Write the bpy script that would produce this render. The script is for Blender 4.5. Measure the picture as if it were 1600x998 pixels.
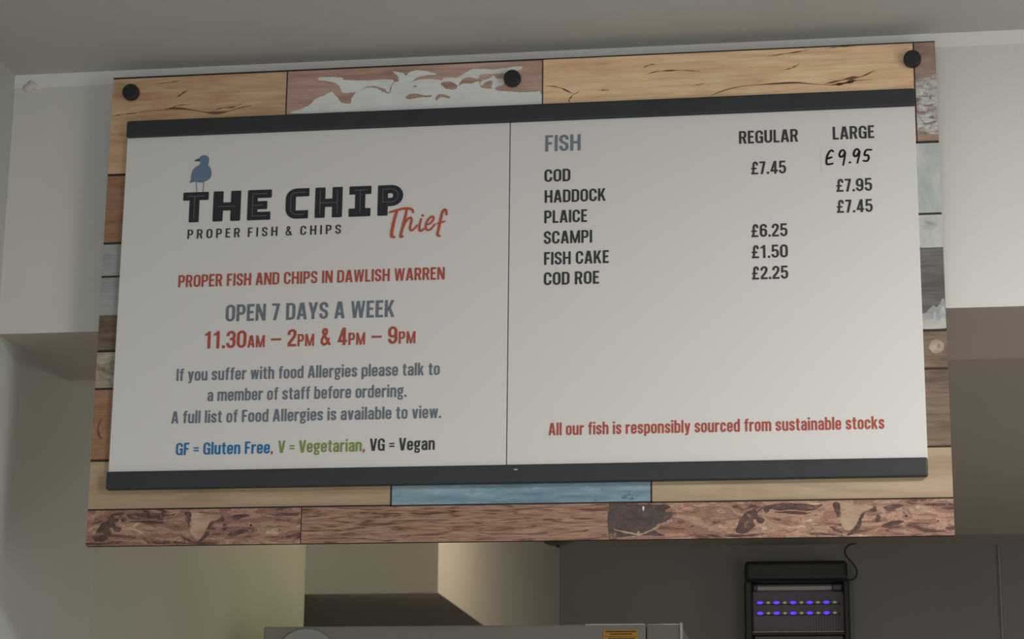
import bpy, bmesh, math, random
from mathutils import Matrix, Vector

for o in list(bpy.data.objects):
    bpy.data.objects.remove(o)
S = bpy.context.scene
COL = S.collection

# ------------------------------------------------------------------ camera
cam_d = bpy.data.cameras.new('camera')
cam_d.sensor_fit = 'HORIZONTAL'
cam_d.sensor_width = 36.0
cam_d.lens = 3427.21 * 36.0 / 1600.0
cam_d.clip_start = 0.05
cam = bpy.data.objects.new('camera', cam_d)
COL.objects.link(cam)
RT = Vector((0.98885035, 0.14855195, 0.01035831))
UP = Vector((0.02723083, -0.24877429, 0.96817862))
BK = Vector((0.14640171, -0.95710170, -0.25004573))
cam.matrix_world = Matrix(((RT.x, UP.x, BK.x, 0.0), (RT.y, UP.y, BK.y, 0.0), (RT.z, UP.z, BK.z, 1.55), (0, 0, 0, 1)))
S.camera = cam

# ------------------------------------------------------------------ light and exposure
S.view_settings.view_transform = 'Standard'
S.view_settings.look = 'None'
S.view_settings.gamma = 1.0
S.view_settings.use_curve_mapping = False
S.view_settings.exposure = -0.06
W = bpy.data.worlds.new('world')
S.world = W
W.use_nodes = True
W.node_tree.nodes['Background'].inputs['Color'].default_value = (0.75, 0.85, 1.0, 1)
W.node_tree.nodes['Background'].inputs['Strength'].default_value = 0.02


def area(name, loc, target, sx, sy, power, color=(1, 1, 1), spread=180):
    l = bpy.data.lights.new(name, 'AREA')
    l.shape = 'RECTANGLE'
    l.size = sx
    l.size_y = sy
    l.energy = power
    l.color = color
    l.spread = math.radians(spread)
    o = bpy.data.objects.new(name, l)
    COL.objects.link(o)
    o.location = loc
    d = Vector(target) - Vector(loc)
    o.rotation_euler = d.to_track_quat('-Z', 'Y').to_euler()
    return o


def point(name, loc, power, color, r):
    l = bpy.data.lights.new(name, 'POINT')
    l.energy = power
    l.color = color
    l.shadow_soft_size = r
    o = bpy.data.objects.new(name, l)
    COL.objects.link(o)
    o.location = loc
    return o


PW = {'assumed_side_light': 18.0, 'assumed_front_light': 45.0, 'assumed_ceiling_light': 45.0, 'assumed_kitchen_lamp': 8.0, 'kitchen_fill': 6.0, 'assumed_warm_light': 1.3}
area('assumed_side_light', (1.95, 1.3, 1.7), (0.0, 3.0, 2.3), 1.1, 1.3, PW['assumed_side_light'], (1.0, 0.97, 0.93))  # assumed daylight from the right; a bare area light, no window is built
area('assumed_front_light', (-0.4, -2.3, 1.5), (-0.4, 3.0, 1.8), 3.0, 1.6, PW['assumed_front_light'], (0.95, 0.98, 1.0))  # assumed daylight from behind the camera; the rear wall has no opening
area('assumed_ceiling_light', (1.0, 1.7, 2.74), (1.0, 1.7, 0.0), 0.35, 0.35, PW['assumed_ceiling_light'], (1.0, 0.97, 0.93))  # assumed overhead source that casts the rail shadows; no fixture is modelled
point('assumed_kitchen_lamp', (-0.36, 4.99, 2.50), PW['assumed_kitchen_lamp'], (1.0, 0.90, 0.66), 0.05)  # assumed lamp hidden behind the sign, lighting the beam side; no fixture built
area('kitchen_fill', (2.35, 5.6, 1.5), (0.4, 5.6, 2.4), 0.8, 0.8, PW['kitchen_fill'], (1.0, 0.92, 0.85))  # added fill that brightens the kitchen ceiling and beam; no window stands there
area('assumed_warm_light', (1.1, 3.9, 1.5), (0.7, 3.7, 2.4), 0.4, 0.4, PW['assumed_warm_light'], (1.0, 0.84, 0.74))  # assumed warm source, added to brighten the soffit from below; nothing stands there

# lettering lines (left, right, baseline, baseline, cap height) and outlines on the sign, in millimetres
LN={"tag": [130.2, 361.9, 453.0, 452.4, 14.6], "proper": [120.0, 516.9, 379.2, 378.8, 18.7], "open": [194.0, 444.6, 325.5, 324.0, 24.7], "hours": [163.6, 476.0, 285.6, 285.6, 25.7], "a1": [124.5, 512.4, 238.4, 238.6, 18.0], "a2": [172.4, 464.9, 207.4, 207.7, 17.7], "a3": [119.9, 515.6, 175.6, 176.5, 17.7], "gf": [129.0, 267.8, 129.2, 129.6, 17.4], "veg": [280.1, 401.9, 129.6, 130.1, 17.3], "vg": [413.7, 507.2, 130.0, 129.6, 17.1], "fish": [661.9, 713.5, 567.0, 566.3, 24.6], "cod": [661.1, 698.7, 520.7, 520.4, 19.0], "had": [661.5, 750.2, 489.1, 489.0, 19.1], "pla": [661.2, 723.3, 458.4, 458.3, 18.6], "sca": [660.8, 730.4, 427.3, 426.9, 18.7], "fc": [661.3, 754.5, 396.1, 396.4, 18.8], "cr": [661.2, 740.6, 366.0, 365.4, 18.1], "reg": [942.1, 1026.0, 567.3, 567.4, 18.7], "lar": [1075.2, 1133.5, 568.2, 568.4, 19.2], "p1": [958.8, 1008.0, 520.6, 520.8, 19.0], "p2": [1078.2, 1128.1, 490.1, 490.3, 18.8], "p3": [1078.2, 1127.9, 459.0, 459.3, 18.9], "p4": [957.5, 1008.1, 427.4, 427.3, 19.0], "p5": [957.5, 1008.0, 396.3, 396.1, 18.7], "p6": [957.3, 1007.8, 365.2, 365.4, 18.8], "all": [669.4, 1134.2, 147.5, 145.4, 17.2]}
PG={"bird": [[142.0, 576.7], [143.0, 578.8], [145.5, 581.1], [149.1, 582.1], [153.4, 581.5], [156.1, 579.6], [157.7, 576.3], [157.6, 569.7], [156.9, 566.4], [160.2, 562.1], [162.3, 555.1], [161.9, 548.4], [158.8, 544.0], [153.4, 541.3], [148.4, 539.6], [142.5, 540.2], [139.1, 541.2], [134.0, 540.5], [129.6, 539.6], [131.2, 544.0], [131.6, 552.0], [133.6, 559.4], [138.0, 564.3], [142.5, 567.0], [144.7, 569.9], [143.9, 572.0], [142.6, 573.0]], "beak": [[134.8, 573.5], [138.0, 575.6], [142.2, 577.1], [143.0, 575.0], [142.6, 572.8], [138.5, 573.3]], "leg1": [[139.6, 541.4], [141.3, 525.5]], "leg2": [[151.2, 541.9], [150.9, 525.1]], "st": [[1057.2, 557.2], [1141.4, 556.4], [1140.3, 518.9], [1059.6, 519.3]], "hw0": [[1075.1, 550.5], [1073.1, 552.2], [1070.2, 550.7], [1066.6, 544.2], [1065.1, 536.2], [1065.7, 532.0], [1068.4, 531.5], [1074.1, 532.4]], "hw1": [[1065.9, 539.9], [1072.8, 541.8]], "hw2": [[1091.7, 548.6], [1089.6, 551.7], [1086.1, 550.9], [1083.8, 546.2], [1084.8, 542.2], [1088.9, 543.3], [1091.8, 548.9], [1091.1, 542.3], [1088.7, 529.8]], "hw3": [[1097.4, 532.7], [1098.7, 533.4]], "hw4": [[1111.8, 549.2], [1109.4, 552.5], [1106.0, 551.2], [1103.8, 546.3], [1105.0, 542.1], [1108.8, 543.4], [1112.0, 549.5], [1111.1, 542.4], [1108.6, 532.1]], "hw5": [[1128.8, 550.8], [1121.4, 550.4], [1118.9, 543.5], [1123.4, 542.8], [1124.6, 538.3], [1122.0, 534.4], [1116.9, 535.0]], "th0": [[433.7, 483.0], [439.3, 484.4], [453.5, 487.8], [462.4, 487.8], [467.4, 485.4], [468.9, 481.7]], "th1": [[444.7, 484.8], [441.4, 473.0], [438.5, 458.5], [437.4, 448.6], [438.8, 445.8], [441.3, 445.2]], "th2": [[459.2, 486.5], [456.5, 472.5], [453.3, 458.0], [450.9, 448.1], [451.6, 445.3], [453.8, 445.8]], "th3": [[452.2, 452.6], [456.7, 465.2], [461.0, 472.0], [465.2, 473.6], [466.7, 470.3], [465.1, 462.2], [464.5, 456.7], [466.7, 454.3], [470.2, 456.0], [475.0, 461.8]], "th4": [[480.9, 471.3], [478.9, 463.5], [478.5, 456.2], [479.5, 453.5], [481.6, 453.4], [485.3, 456.0]], "th5": [[482.5, 477.0], [483.3, 475.9]], "th6": [[487.8, 461.9], [494.0, 463.9], [498.6, 469.2], [498.9, 473.2], [496.1, 474.2], [491.5, 470.3], [488.1, 463.2], [487.9, 457.2], [490.6, 454.2], [495.4, 455.3], [501.2, 462.7]], "th7": [[518.0, 476.9], [517.5, 482.2], [515.3, 484.2], [512.2, 481.1], [509.3, 468.8], [507.0, 456.2], [505.4, 448.0], [506.2, 445.3], [508.7, 444.5]], "th8": [[505.1, 463.5], [509.9, 464.8], [515.3, 466.4]], "white1": [[282.5, 644.2], [296.6, 651.7], [307.6, 658.2], [315.9, 666.7], [328.0, 669.9], [337.6, 675.8], [345.7, 669.7], [353.3, 660.0], [358.8, 656.9], [369.2, 656.4], [370.7, 664.8], [376.6, 673.4], [385.6, 677.7], [398.2, 680.6], [410.4, 676.6], [419.0, 671.5], [427.5, 670.2], [432.6, 684.7], [441.3, 687.5], [458.0, 685.5], [467.0, 688.2], [485.0, 689.3], [500.7, 687.9], [506.2, 683.9], [504.8, 679.2], [515.4, 672.2], [527.4, 671.9], [530.9, 676.5], [539.2, 679.9], [549.7, 678.8], [560.1, 682.0], [563.2, 678.1], [565.6, 672.4], [578.2, 669.6], [584.1, 670.9], [591.7, 665.9], [611.0, 664.1], [628.8, 662.1], [646.6, 662.5], [653.7, 660.9], [654.4, 641.0], [527.9, 642.2], [407.7, 643.4]], "white2": [[318.6, 695.6], [321.5, 699.9], [339.3, 699.1], [355.2, 697.1], [357.7, 693.8], [394.3, 691.5], [431.3, 691.1], [430.3, 682.6], [425.7, 671.2], [419.5, 676.8], [410.3, 680.1], [399.1, 682.5], [388.5, 679.8], [381.1, 675.4], [373.5, 673.5], [362.9, 673.1], [355.9, 674.3], [352.0, 683.0], [345.7, 688.7], [334.9, 692.4]], "white3": [[430.3, 704.4], [447.1, 700.5], [452.3, 696.4], [456.1, 700.4], [466.6, 704.0], [484.8, 701.2], [499.3, 695.5], [487.9, 695.4], [471.4, 693.4], [463.9, 689.0], [458.0, 685.5], [441.3, 687.5], [440.3, 693.8], [436.5, 699.1]], "white4": [[510.6, 690.0], [530.1, 689.7], [541.9, 697.3], [552.3, 702.2], [568.8, 701.4], [583.8, 699.8], [601.7, 701.4], [622.5, 703.0], [625.5, 698.8], [601.8, 693.6], [580.9, 693.0], [563.0, 692.3], [560.1, 686.1], [545.1, 689.0], [534.7, 684.2], [530.9, 676.5], [522.7, 682.5], [513.7, 684.2], [504.7, 683.3]], "white5": [[564.6, 681.8], [575.0, 685.4], [582.4, 690.4], [588.4, 685.8], [598.9, 682.8], [597.5, 675.0], [590.1, 673.8], [584.8, 669.3], [581.2, 671.1], [581.6, 682.0], [572.1, 680.9], [566.2, 674.9]], "brown1": [[451.9, 661.2], [456.9, 666.7], [467.4, 667.4], [479.5, 663.8], [490.3, 663.9], [489.2, 660.8], [473.6, 660.9], [458.6, 659.0]], "brown2": [[497.1, 654.5], [498.2, 662.3], [506.5, 665.1], [518.6, 660.1], [517.1, 657.7], [506.6, 660.0], [501.3, 657.5]], "brown3": [[462.6, 679.6], [467.1, 680.0], [468.4, 677.4], [463.6, 677.0]], "ck1": [[44.6, 657.7], [80.4, 658.6], [94.4, 660.3], [116.2, 658.4], [141.3, 653.1], [156.8, 650.6], [172.3, 650.5], [184.5, 652.5], [199.8, 656.6], [218.1, 659.6]], "ck1b": [[1.1, 651.6], [19.8, 654.3], [57.2, 656.5]], "ck1c": [[91.3, 659.8], [103.5, 664.6], [125.2, 665.6]], "ck1d": [[156.7, 652.8], [172.0, 657.8], [190.5, 658.3], [204.1, 664.3]], "ck1e": [[61.1, 699.4], [89.1, 702.3], [113.8, 706.3]], "ck1f": [[99.7, 676.9], [108.8, 682.9], [117.8, 689.5]], "ck2": [[659.0, 670.7], [676.1, 668.6], [688.6, 663.7], [702.7, 656.3], [711.0, 660.2]], "ck2b": [[702.7, 656.3], [695.4, 647.3], [696.9, 642.6]], "ck2c": [[808.3, 681.8], [822.9, 684.9], [840.4, 685.9], [860.8, 685.6], [888.4, 682.4]], "ck2d": [[900.9, 643.7], [909.7, 647.6], [924.1, 652.5], [947.3, 656.9], [973.2, 658.2], [999.0, 658.9], [1024.8, 658.9], [1047.5, 656.1], [1073.1, 653.1], [1090.2, 654.7], [1110.1, 657.8], [1132.8, 658.9]], "ck2e": [[799.6, 690.6], [814.2, 696.1], [823.0, 696.7]], "ck2f": [[982.6, 700.5], [1005.6, 703.5], [1031.5, 706.5], [1043.0, 708.4]], "ck2g": [[738.0, 660.2], [755.6, 660.1]], "ck2h": [[875.1, 660.2], [895.4, 664.5]], "ck3": [[1064.6, 655.3], [1081.8, 658.2], [1101.8, 662.1], [1118.8, 664.4], [1136.1, 671.8]], "ck3b": [[1076.0, 653.5], [1090.2, 654.1], [1105.9, 658.0], [1110.2, 659.3]], "ck3c": [[1008.0, 679.3], [1019.5, 681.9], [1031.1, 688.1]], "ck3d": [[1066.0, 708.9], [1088.9, 710.9], [1111.7, 710.7]], "mo1": [[11.7, 9.6], [15.7, 22.3], [21.7, 32.0], [33.8, 39.4], [40.1, 43.9], [48.5, 43.2], [46.4, 36.9], [41.8, 34.1], [44.6, 28.2], [51.2, 25.8], [49.8, 20.7], [43.2, 20.2], [38.7, 26.0], [34.6, 24.3], [38.1, 16.2], [31.8, 11.7], [26.7, 7.1], [18.4, 6.1]], "mo1b": [[50.3, 42.6], [66.2, 45.9], [86.9, 47.3], [119.7, 44.5], [131.0, 45.0], [123.0, 38.7], [108.3, 36.0], [90.4, 38.6], [69.7, 37.2], [60.6, 39.6], [53.2, 33.3]], "mo1c": [[63.8, 35.2], [87.5, 36.3], [114.4, 33.6], [102.6, 31.5], [78.8, 33.0]], "mo2": [[144.5, 46.2], [154.0, 46.4], [153.6, 35.4], [152.0, 25.6], [148.7, 32.0]], "mo3": [[200.7, 41.6], [203.9, 35.9], [200.5, 33.0], [189.9, 33.7], [185.5, 27.5], [182.3, 20.6], [180.3, 12.6], [174.1, 7.0], [170.1, 3.6], [160.2, 2.0], [167.7, 6.5], [174.3, 14.4], [178.6, 24.1], [182.4, 31.6], [193.9, 36.0]], "mo4": [[209.6, 14.0], [218.1, 19.6], [231.2, 21.7], [240.1, 19.9], [232.9, 16.5], [224.2, 13.8], [215.6, 11.6]], "mo5": [[203.0, 29.5], [207.5, 28.3], [205.8, 19.8], [201.0, 21.5]], "mo6": [[212.0, 39.8], [225.9, 43.6], [240.6, 41.7], [232.0, 38.3], [223.4, 34.4], [217.5, 35.1]], "mo7": [[266.9, 43.0], [287.3, 44.4], [309.2, 43.0], [309.3, 40.7], [284.5, 39.9]], "mo8": [[-0.0, 5.1], [26.9, 4.2], [50.5, 6.8], [53.7, 4.5], [27.0, 1.9], [0.2, 1.7]], "mo9": [[139.0, 14.9], [151.0, 9.6], [157.1, 5.5], [148.2, 7.3]], "mo10": [[294.4, 10.6], [305.9, 12.7], [310.4, 9.0], [300.3, 7.1]], "mo11": [[115.8, 6.6], [145.4, 3.9], [157.3, 1.5], [118.9, 3.1]], "kb1": [[155.2, 45.8], [178.9, 43.7], [196.6, 42.0], [193.9, 37.1], [183.7, 33.8], [179.7, 26.4], [174.3, 16.2], [167.3, 8.8], [159.8, 10.0], [154.0, 20.4], [155.9, 29.6]], "kb2": [[51.0, 41.2], [53.5, 39.1], [50.2, 33.4], [52.9, 27.6], [51.0, 18.9], [48.6, 19.5], [49.4, 26.7], [47.3, 31.7]], "fl1": [[754.9, 49.7], [776.8, 50.1], [795.1, 49.1], [814.0, 48.8], [838.7, 45.5], [831.4, 39.0], [842.3, 33.0], [835.0, 25.8], [824.0, 20.8], [813.1, 14.4], [821.1, 9.9], [831.2, 4.7], [805.8, 5.0], [794.9, 5.9], [754.9, 5.6]], "flv": [[758.5, 15.1], [773.1, 12.0], [785.8, 9.6], [792.0, 8.1], [793.5, 11.0], [796.4, 11.0], [797.1, 8.0], [809.5, 12.2], [824.0, 19.4], [821.1, 15.0], [805.8, 8.6], [797.1, 5.8], [795.6, 3.7], [791.3, 5.9], [773.1, 9.8]], "flw": [[800.2, 46.1], [803.1, 45.3], [802.3, 39.4], [800.5, 40.9]]}


# ------------------------------------------------------------------ materials
def mat(name, color, rough=0.6, metal=0.0, emit=None, estr=0.0, spec=0.4, vary=0.0, vscale=6.0, bump=0.0, bscale=120.0):
    m = bpy.data.materials.new(name)
    m.use_nodes = True
    nt = m.node_tree
    b = nt.nodes['Principled BSDF']
    b.inputs['Base Color'].default_value = (*color, 1)
    b.inputs['Roughness'].default_value = rough
    b.inputs['Metallic'].default_value = metal
    b.inputs['Specular IOR Level'].default_value = spec
    if emit:
        b.inputs['Emission Color'].default_value = (*emit, 1)
        b.inputs['Emission Strength'].default_value = estr
    if vary or bump:
        tc = nt.nodes.new('ShaderNodeTexCoord')
    if vary:
        n = nt.nodes.new('ShaderNodeTexNoise')
        n.inputs['Scale'].default_value = vscale
        n.inputs['Detail'].default_value = 4
        nt.links.new(tc.outputs['Object'], n.inputs['Vector'])
        r = nt.nodes.new('ShaderNodeValToRGB')
        r.color_ramp.elements[0].position = 0.3
        r.color_ramp.elements[1].position = 0.7
        r.color_ramp.elements[0].color = (*[c * (1 - vary) for c in color], 1)
        r.color_ramp.elements[1].color = (*[min(1, c * (1 + vary)) for c in color], 1)
        nt.links.new(n.outputs['Fac'], r.inputs['Fac'])
        nt.links.new(r.outputs['Color'], b.inputs['Base Color'])
    if bump:
        n2 = nt.nodes.new('ShaderNodeTexNoise')
        n2.inputs['Scale'].default_value = bscale
        nt.links.new(tc.outputs['Object'], n2.inputs['Vector'])
        bp = nt.nodes.new('ShaderNodeBump')
        bp.inputs['Strength'].default_value = bump
        bp.inputs['Distance'].default_value = 0.002
        nt.links.new(n2.outputs['Fac'], bp.inputs['Height'])
        nt.links.new(bp.outputs['Normal'], b.inputs['Normal'])
    return m


def wood(name, stops, sx, sz, dist=0.6, detail=6.0, off=(0, 0, 0), fine=0.25, fsx=14.0, fsz=260.0, rough=0.55, scale=1.0, blotch=None):
    """printed plank: stretched noise through a colour ramp, with a fine grain on top.
    coordinates are the board's own metres (x along, z up)"""
    m = bpy.data.materials.new(name)
    m.use_nodes = True
    nt = m.node_tree
    L = nt.links
    b = nt.nodes['Principled BSDF']
    b.inputs['Roughness'].default_value = rough
    b.inputs['Specular IOR Level'].default_value = 0.3
    tc = nt.nodes.new('ShaderNodeTexCoord')

    def noise(sc, det, di, o):
        mp = nt.nodes.new('ShaderNodeMapping')
        mp.inputs['Scale'].default_value = (sc[0], 1.0, sc[1])
        mp.inputs['Location'].default_value = o
        L.new(tc.outputs['Object'], mp.inputs['Vector'])
        n = nt.nodes.new('ShaderNodeTexNoise')
        n.inputs['Scale'].default_value = scale
        n.inputs['Detail'].default_value = det
        n.inputs['Roughness'].default_value = 0.6
        n.inputs['Distortion'].default_value = di
        L.new(mp.outputs['Vector'], n.inputs['Vector'])
        return n.outputs['Fac']

    f = noise((sx, sz), detail, dist, off)
    r = nt.nodes.new('ShaderNodeValToRGB')
    els = r.color_ramp.elements
    while len(els) < len(stops):
        els.new(0.5)
    for e, (p, c) in zip(els, stops):
        e.position = p
        e.color = (*c, 1)
    L.new(f, r.inputs['Fac'])
    col = r.outputs['Color']
    if fine:
        f2 = noise((fsx, fsz), 3.0, 0.2, (off[0] + 3, off[1], off[2] + 7))
        r2 = nt.nodes.new('ShaderNodeValToRGB')
        r2.color_ramp.elements[0].position = 0.36
        r2.color_ramp.elements[1].position = 0.60
        r2.color_ramp.elements[0].color = (1 - fine, 1 - fine, 1 - fine, 1)
        r2.color_ramp.elements[1].color = (1, 1, 1, 1)
        L.new(f2, r2.inputs['Fac'])
        mx = nt.nodes.new('ShaderNodeMix')
        mx.data_type = 'RGBA'
        mx.blend_type = 'MULTIPLY'
        mx.inputs['Factor'].default_value = 1.0
        L.new(col, mx.inputs['A'])
        L.new(r2.outputs['Color'], mx.inputs['B'])
        col = mx.outputs['Result']
    if blotch:
        bc, bsx, bsz, lo, hi, bo = blotch
        f3 = noise((bsx, bsz), 5.0, 1.0, bo)
        r3 = nt.nodes.new('ShaderNodeValToRGB')
        r3.color_ramp.elements[0].position = lo
        r3.color_ramp.elements[1].position = hi
        r3.color_ramp.elements[0].color = (0, 0, 0, 1)
        r3.color_ramp.elements[1].color = (1, 1, 1, 1)
        L.new(f3, r3.inputs['Fac'])
        mx = nt.nodes.new('ShaderNodeMix')
        mx.data_type = 'RGBA'
        L.new(r3.outputs['Color'], mx.inputs['Factor'])
        L.new(col, mx.inputs['A'])
        mx.inputs['B'].default_value = (*bc, 1)
        col = mx.outputs['Result']
    L.new(col, b.inputs['Base Color'])
    return m


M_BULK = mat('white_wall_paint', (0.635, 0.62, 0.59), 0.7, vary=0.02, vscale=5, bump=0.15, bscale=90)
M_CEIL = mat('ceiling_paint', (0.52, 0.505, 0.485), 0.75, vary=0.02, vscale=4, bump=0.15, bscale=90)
M_LEFT = mat('grey_green_wall_paint', (0.46, 0.48, 0.44), 0.7, vary=0.02, vscale=4, bump=0.15, bscale=90)
M_GREEN = mat('cream_kitchen_paint', (0.47, 0.475, 0.385), 0.7, vary=0.03, vscale=4, bump=0.15, bscale=90)
M_BEAM = mat('beam_paint', (0.55, 0.515, 0.44), 0.7, vary=0.02, vscale=4, bump=0.15, bscale=90)
M_KCEIL = mat('kitchen_ceiling_paint', (0.54, 0.465, 0.41), 0.7, vary=0.02, vscale=4)
M_FAR = mat('dark_grey_kitchen_paint', (0.25, 0.25, 0.245), 0.7, vary=0.04, vscale=3)
M_FLOOR = mat('grey_floor_vinyl', (0.34, 0.33, 0.31), 0.5, vary=0.15, vscale=20)
M_BLACK = mat('black_rail', (0.025, 0.029, 0.033), 0.5, spec=0.5, vary=0.12, vscale=40)
M_CAP = mat('black_cap', (0.020, 0.020, 0.022), 0.45)
M_PANEL = mat('white_menu_panel', (0.70, 0.685, 0.675), 0.35, spec=0.3)
M_INK = mat('black_print', (0.046, 0.047, 0.050), 0.5, spec=0.2)
M_NAVY = mat('navy_black_print', (0.030, 0.034, 0.042), 0.5, spec=0.2)
M_INLINE = mat('grey_blue_inline_print', (0.13, 0.15, 0.175), 0.5, spec=0.2)
M_RED = mat('red_print', (0.43, 0.085, 0.058), 0.5, spec=0.2)
M_SCRIPT = mat('terracotta_print', (0.50, 0.105, 0.055), 0.5, spec=0.2)
M_SLATE = mat('slate_blue_print', (0.155, 0.185, 0.23), 0.5, spec=0.2)
M_FISHC = mat('pale_slate_blue_print', (0.18, 0.215, 0.255), 0.5, spec=0.2)
M_BIRD = mat('gull_blue_print', (0.14, 0.22, 0.32), 0.5, spec=0.2)
M_BEAK = mat('gull_beak_print', (0.06, 0.05, 0.045), 0.5, spec=0.2)
M_BLUE = mat('blue_print', (0.020, 0.165, 0.39), 0.5, spec=0.2)
M_GREENP = mat('olive_green_print', (0.22, 0.29, 0.07), 0.5, spec=0.2)
M_PATCH = mat('white_price_patch', (0.695, 0.675, 0.655), 0.5, spec=0.2)
M_PEN = mat('black_marker_ink', (0.012, 0.012, 0.014), 0.5, spec=0.2)
M_DIV = mat('dark_joint', (0.07, 0.065, 0.06), 0.6)

TAN = [(0.28, (0.20, 0.105, 0.055)), (0.36, (0.40, 0.235, 0.125)), (0.50, (0.50, 0.32, 0.175)), (0.68, (0.60, 0.41, 0.235))]
W_TAN1 = wood('orange_tan_plank', [(0.26, (0.36, 0.18, 0.10)), (0.38, (0.56, 0.345, 0.20)), (0.52, (0.64, 0.43, 0.265)), (0.70, (0.70, 0.50, 0.31))], 4.5, 34, 1.8, 9, off=(0.4, 0, 1.3), fine=0.17, fsx=9, fsz=170, blotch=((0.50, 0.27, 0.16), 6, 30, 0.52, 0.78, (4, 0, 1)))
W_TAN2 = wood('sandy_tan_plank', [(0.27, (0.58, 0.33, 0.195)), (0.38, (0.80, 0.52, 0.32)), (0.55, (0.88, 0.635, 0.385)), (0.72, (0.93, 0.72, 0.46))], 5.0, 36, 1.8, 9, off=(5.4, 0, 2.1), fine=0.17, fsx=9, fsz=170, blotch=((0.74, 0.44, 0.26), 6, 30, 0.52, 0.78, (1, 0, 5)))
W_PEEL = wood('pinkish_brown_plank', [(0.30, (0.34, 0.21, 0.175)), (0.48, (0.53, 0.335, 0.275)), (0.70, (0.63, 0.445, 0.375))], 5, 22, 0.8, off=(2.2, 0, 0.3), fine=0.22, fsx=10, fsz=120)
W_WHITE = wood('peeling_white_paint', [(0.30, (0.68, 0.72, 0.70)), (0.65, (0.80, 0.83, 0.81))], 12, 20, 0.5, fine=0.06)
W_WASH = wood('whitewashed_plank', [(0.30, (0.27, 0.17, 0.13)), (0.55, (0.40, 0.28, 0.22)), (0.75, (0.46, 0.34, 0.28))], 24, 18, 0.6, off=(1, 0, 2), fine=0.25, fsx=30, fsz=110)
W_PALEG = wood('pale_grey_blue_plank', [(0.30, (0.37, 0.42, 0.41)), (0.55, (0.46, 0.50, 0.48)), (0.72, (0.60, 0.61, 0.58))], 14, 14, 0.8, off=(4, 0, 2), fine=0.08, fsx=80, fsz=60)
W_PATCHY = wood('patchy_white_grey_plank', [(0.32, (0.30, 0.31, 0.29)), (0.44, (0.47, 0.49, 0.47)), (0.70, (0.58, 0.58, 0.55))], 40, 40, 0.8, off=(4, 0, 6), fine=0.10, fsx=80, fsz=60)
W_SLATE = wood('dark_slate_plank', [(0.35, (0.10, 0.095, 0.09)), (0.60, (0.16, 0.155, 0.15)), (0.75, (0.24, 0.22, 0.20))], 8, 40, 0.6, off=(3, 0, 5), fine=0.25)
W_BLUEW = wood('blue_white_stain', [(0.36, (0.20, 0.29, 0.35)), (0.50, (0.46, 0.45, 0.42)), (0.70, (0.55, 0.53, 0.49))], 30, 30, 0.9, off=(3, 0, 5), fine=0.1)
W_GREYB = wood('weathered_grey_brown_plank', [(0.30, (0.095, 0.067, 0.048)), (0.46, (0.18, 0.13, 0.092)), (0.72, (0.27, 0.20, 0.148))], 6, 42, 1.2, off=(7, 0, 5), fine=0.25)
W_PALEM = wood('mixed_pale_plank', [(0.30, (0.15, 0.10, 0.08)), (0.48, (0.33, 0.27, 0.21)), (0.72, (0.48, 0.42, 0.34))], 22, 36, 1.5, off=(2, 0, 8), fine=0.18)
W_GREYW = wood('cool_grey_plank', [(0.30, (0.26, 0.27, 0.28)), (0.70, (0.42, 0.43, 0.43))], 18, 30, 0.7, off=(1, 0, 8), fine=0.15)
W_ORANGE = wood('warm_brown_plank', [(0.28, (0.17, 0.078, 0.045)), (0.45, (0.31, 0.165, 0.095)), (0.70, (0.40, 0.235, 0.145))], 9, 26, 1.4, off=(9, 0, 3), fine=0.18)
W_BEIGE = wood('pale_beige_plank', [(0.30, (0.31, 0.225, 0.145)), (0.50, (0.42, 0.315, 0.205)), (0.70, (0.48, 0.375, 0.255))], 3, 34, 0.6, off=(6, 0, 3), fine=0.12, fsx=10, fsz=200)
W_BLUE = wood('blue_grey_painted_plank', [(0.30, (0.14, 0.23, 0.30)), (0.50, (0.215, 0.33, 0.41)), (0.70, (0.33, 0.45, 0.51))], 7, 60, 0.8, off=(6, 0, 1), fine=0.18, fsx=30, fsz=160, blotch=((0.10, 0.15, 0.20), 26, 110, 0.62, 0.70, (2, 0, 3)))
BURL = [(0.30, (0.075, 0.040, 0.034)), (0.39, (0.15, 0.075, 0.058)), (0.44, (0.33, 0.18, 0.13)), (0.49, (0.235, 0.125, 0.095)), (0.54, (0.45, 0.28, 0.20)), (0.60, (0.33, 0.19, 0.14)), (0.68, (0.60, 0.44, 0.32)), (0.78, (0.46, 0.30, 0.21))]
W_BURL1 = wood('dark_burl_plank', BURL, 17, 62, 1.5, 12, off=(3.3, 0, 4.2), fine=0.22, fsx=90, fsz=200)
W_BURL2 = wood('flaking_burl_plank', [(p, tuple(min(1, q * 1.12) for q in c)) for p, c in BURL], 19, 72, 1.2, 13, off=(8.1, 0, 1.2), fine=0.22, fsx=90, fsz=200)
W_KNOB = wood('pale_burl_patch', [(0.34, (0.30, 0.18, 0.13)), (0.46, (0.42, 0.28, 0.195)), (0.70, (0.52, 0.38, 0.27))], 30, 60, 1.0, fine=0.1)
W_FLAKE = wood('dark_flaked_patch', [(0.40, (0.075, 0.055, 0.052)), (0.62, (0.12, 0.085, 0.078)), (0.72, (0.34, 0.24, 0.19))], 60, 90, 0.8, 9, fine=0.1)
W_PATCHWASH = wood('patchy_whitewash', [(0.36, (0.24, 0.17, 0.135)), (0.46, (0.40, 0.36, 0.33)), (0.62, (0.62, 0.65, 0.64))], 60, 110, 1.4, 8, off=(2, 0, 2), fine=0.12, fsx=40, fsz=150)
M_BURLDARK = wood('dark_burl_knot', [(0.40, (0.085, 0.05, 0.044)), (0.56, (0.14, 0.08, 0.065)), (0.64, (0.30, 0.18, 0.135))], 60, 110, 1.0, 10, off=(1, 0, 1), fine=0.2, fsx=90, fsz=200)
M_KNOT = mat('brown_knot', (0.17, 0.085, 0.055), 0.7, vary=0.3, vscale=90)
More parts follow.
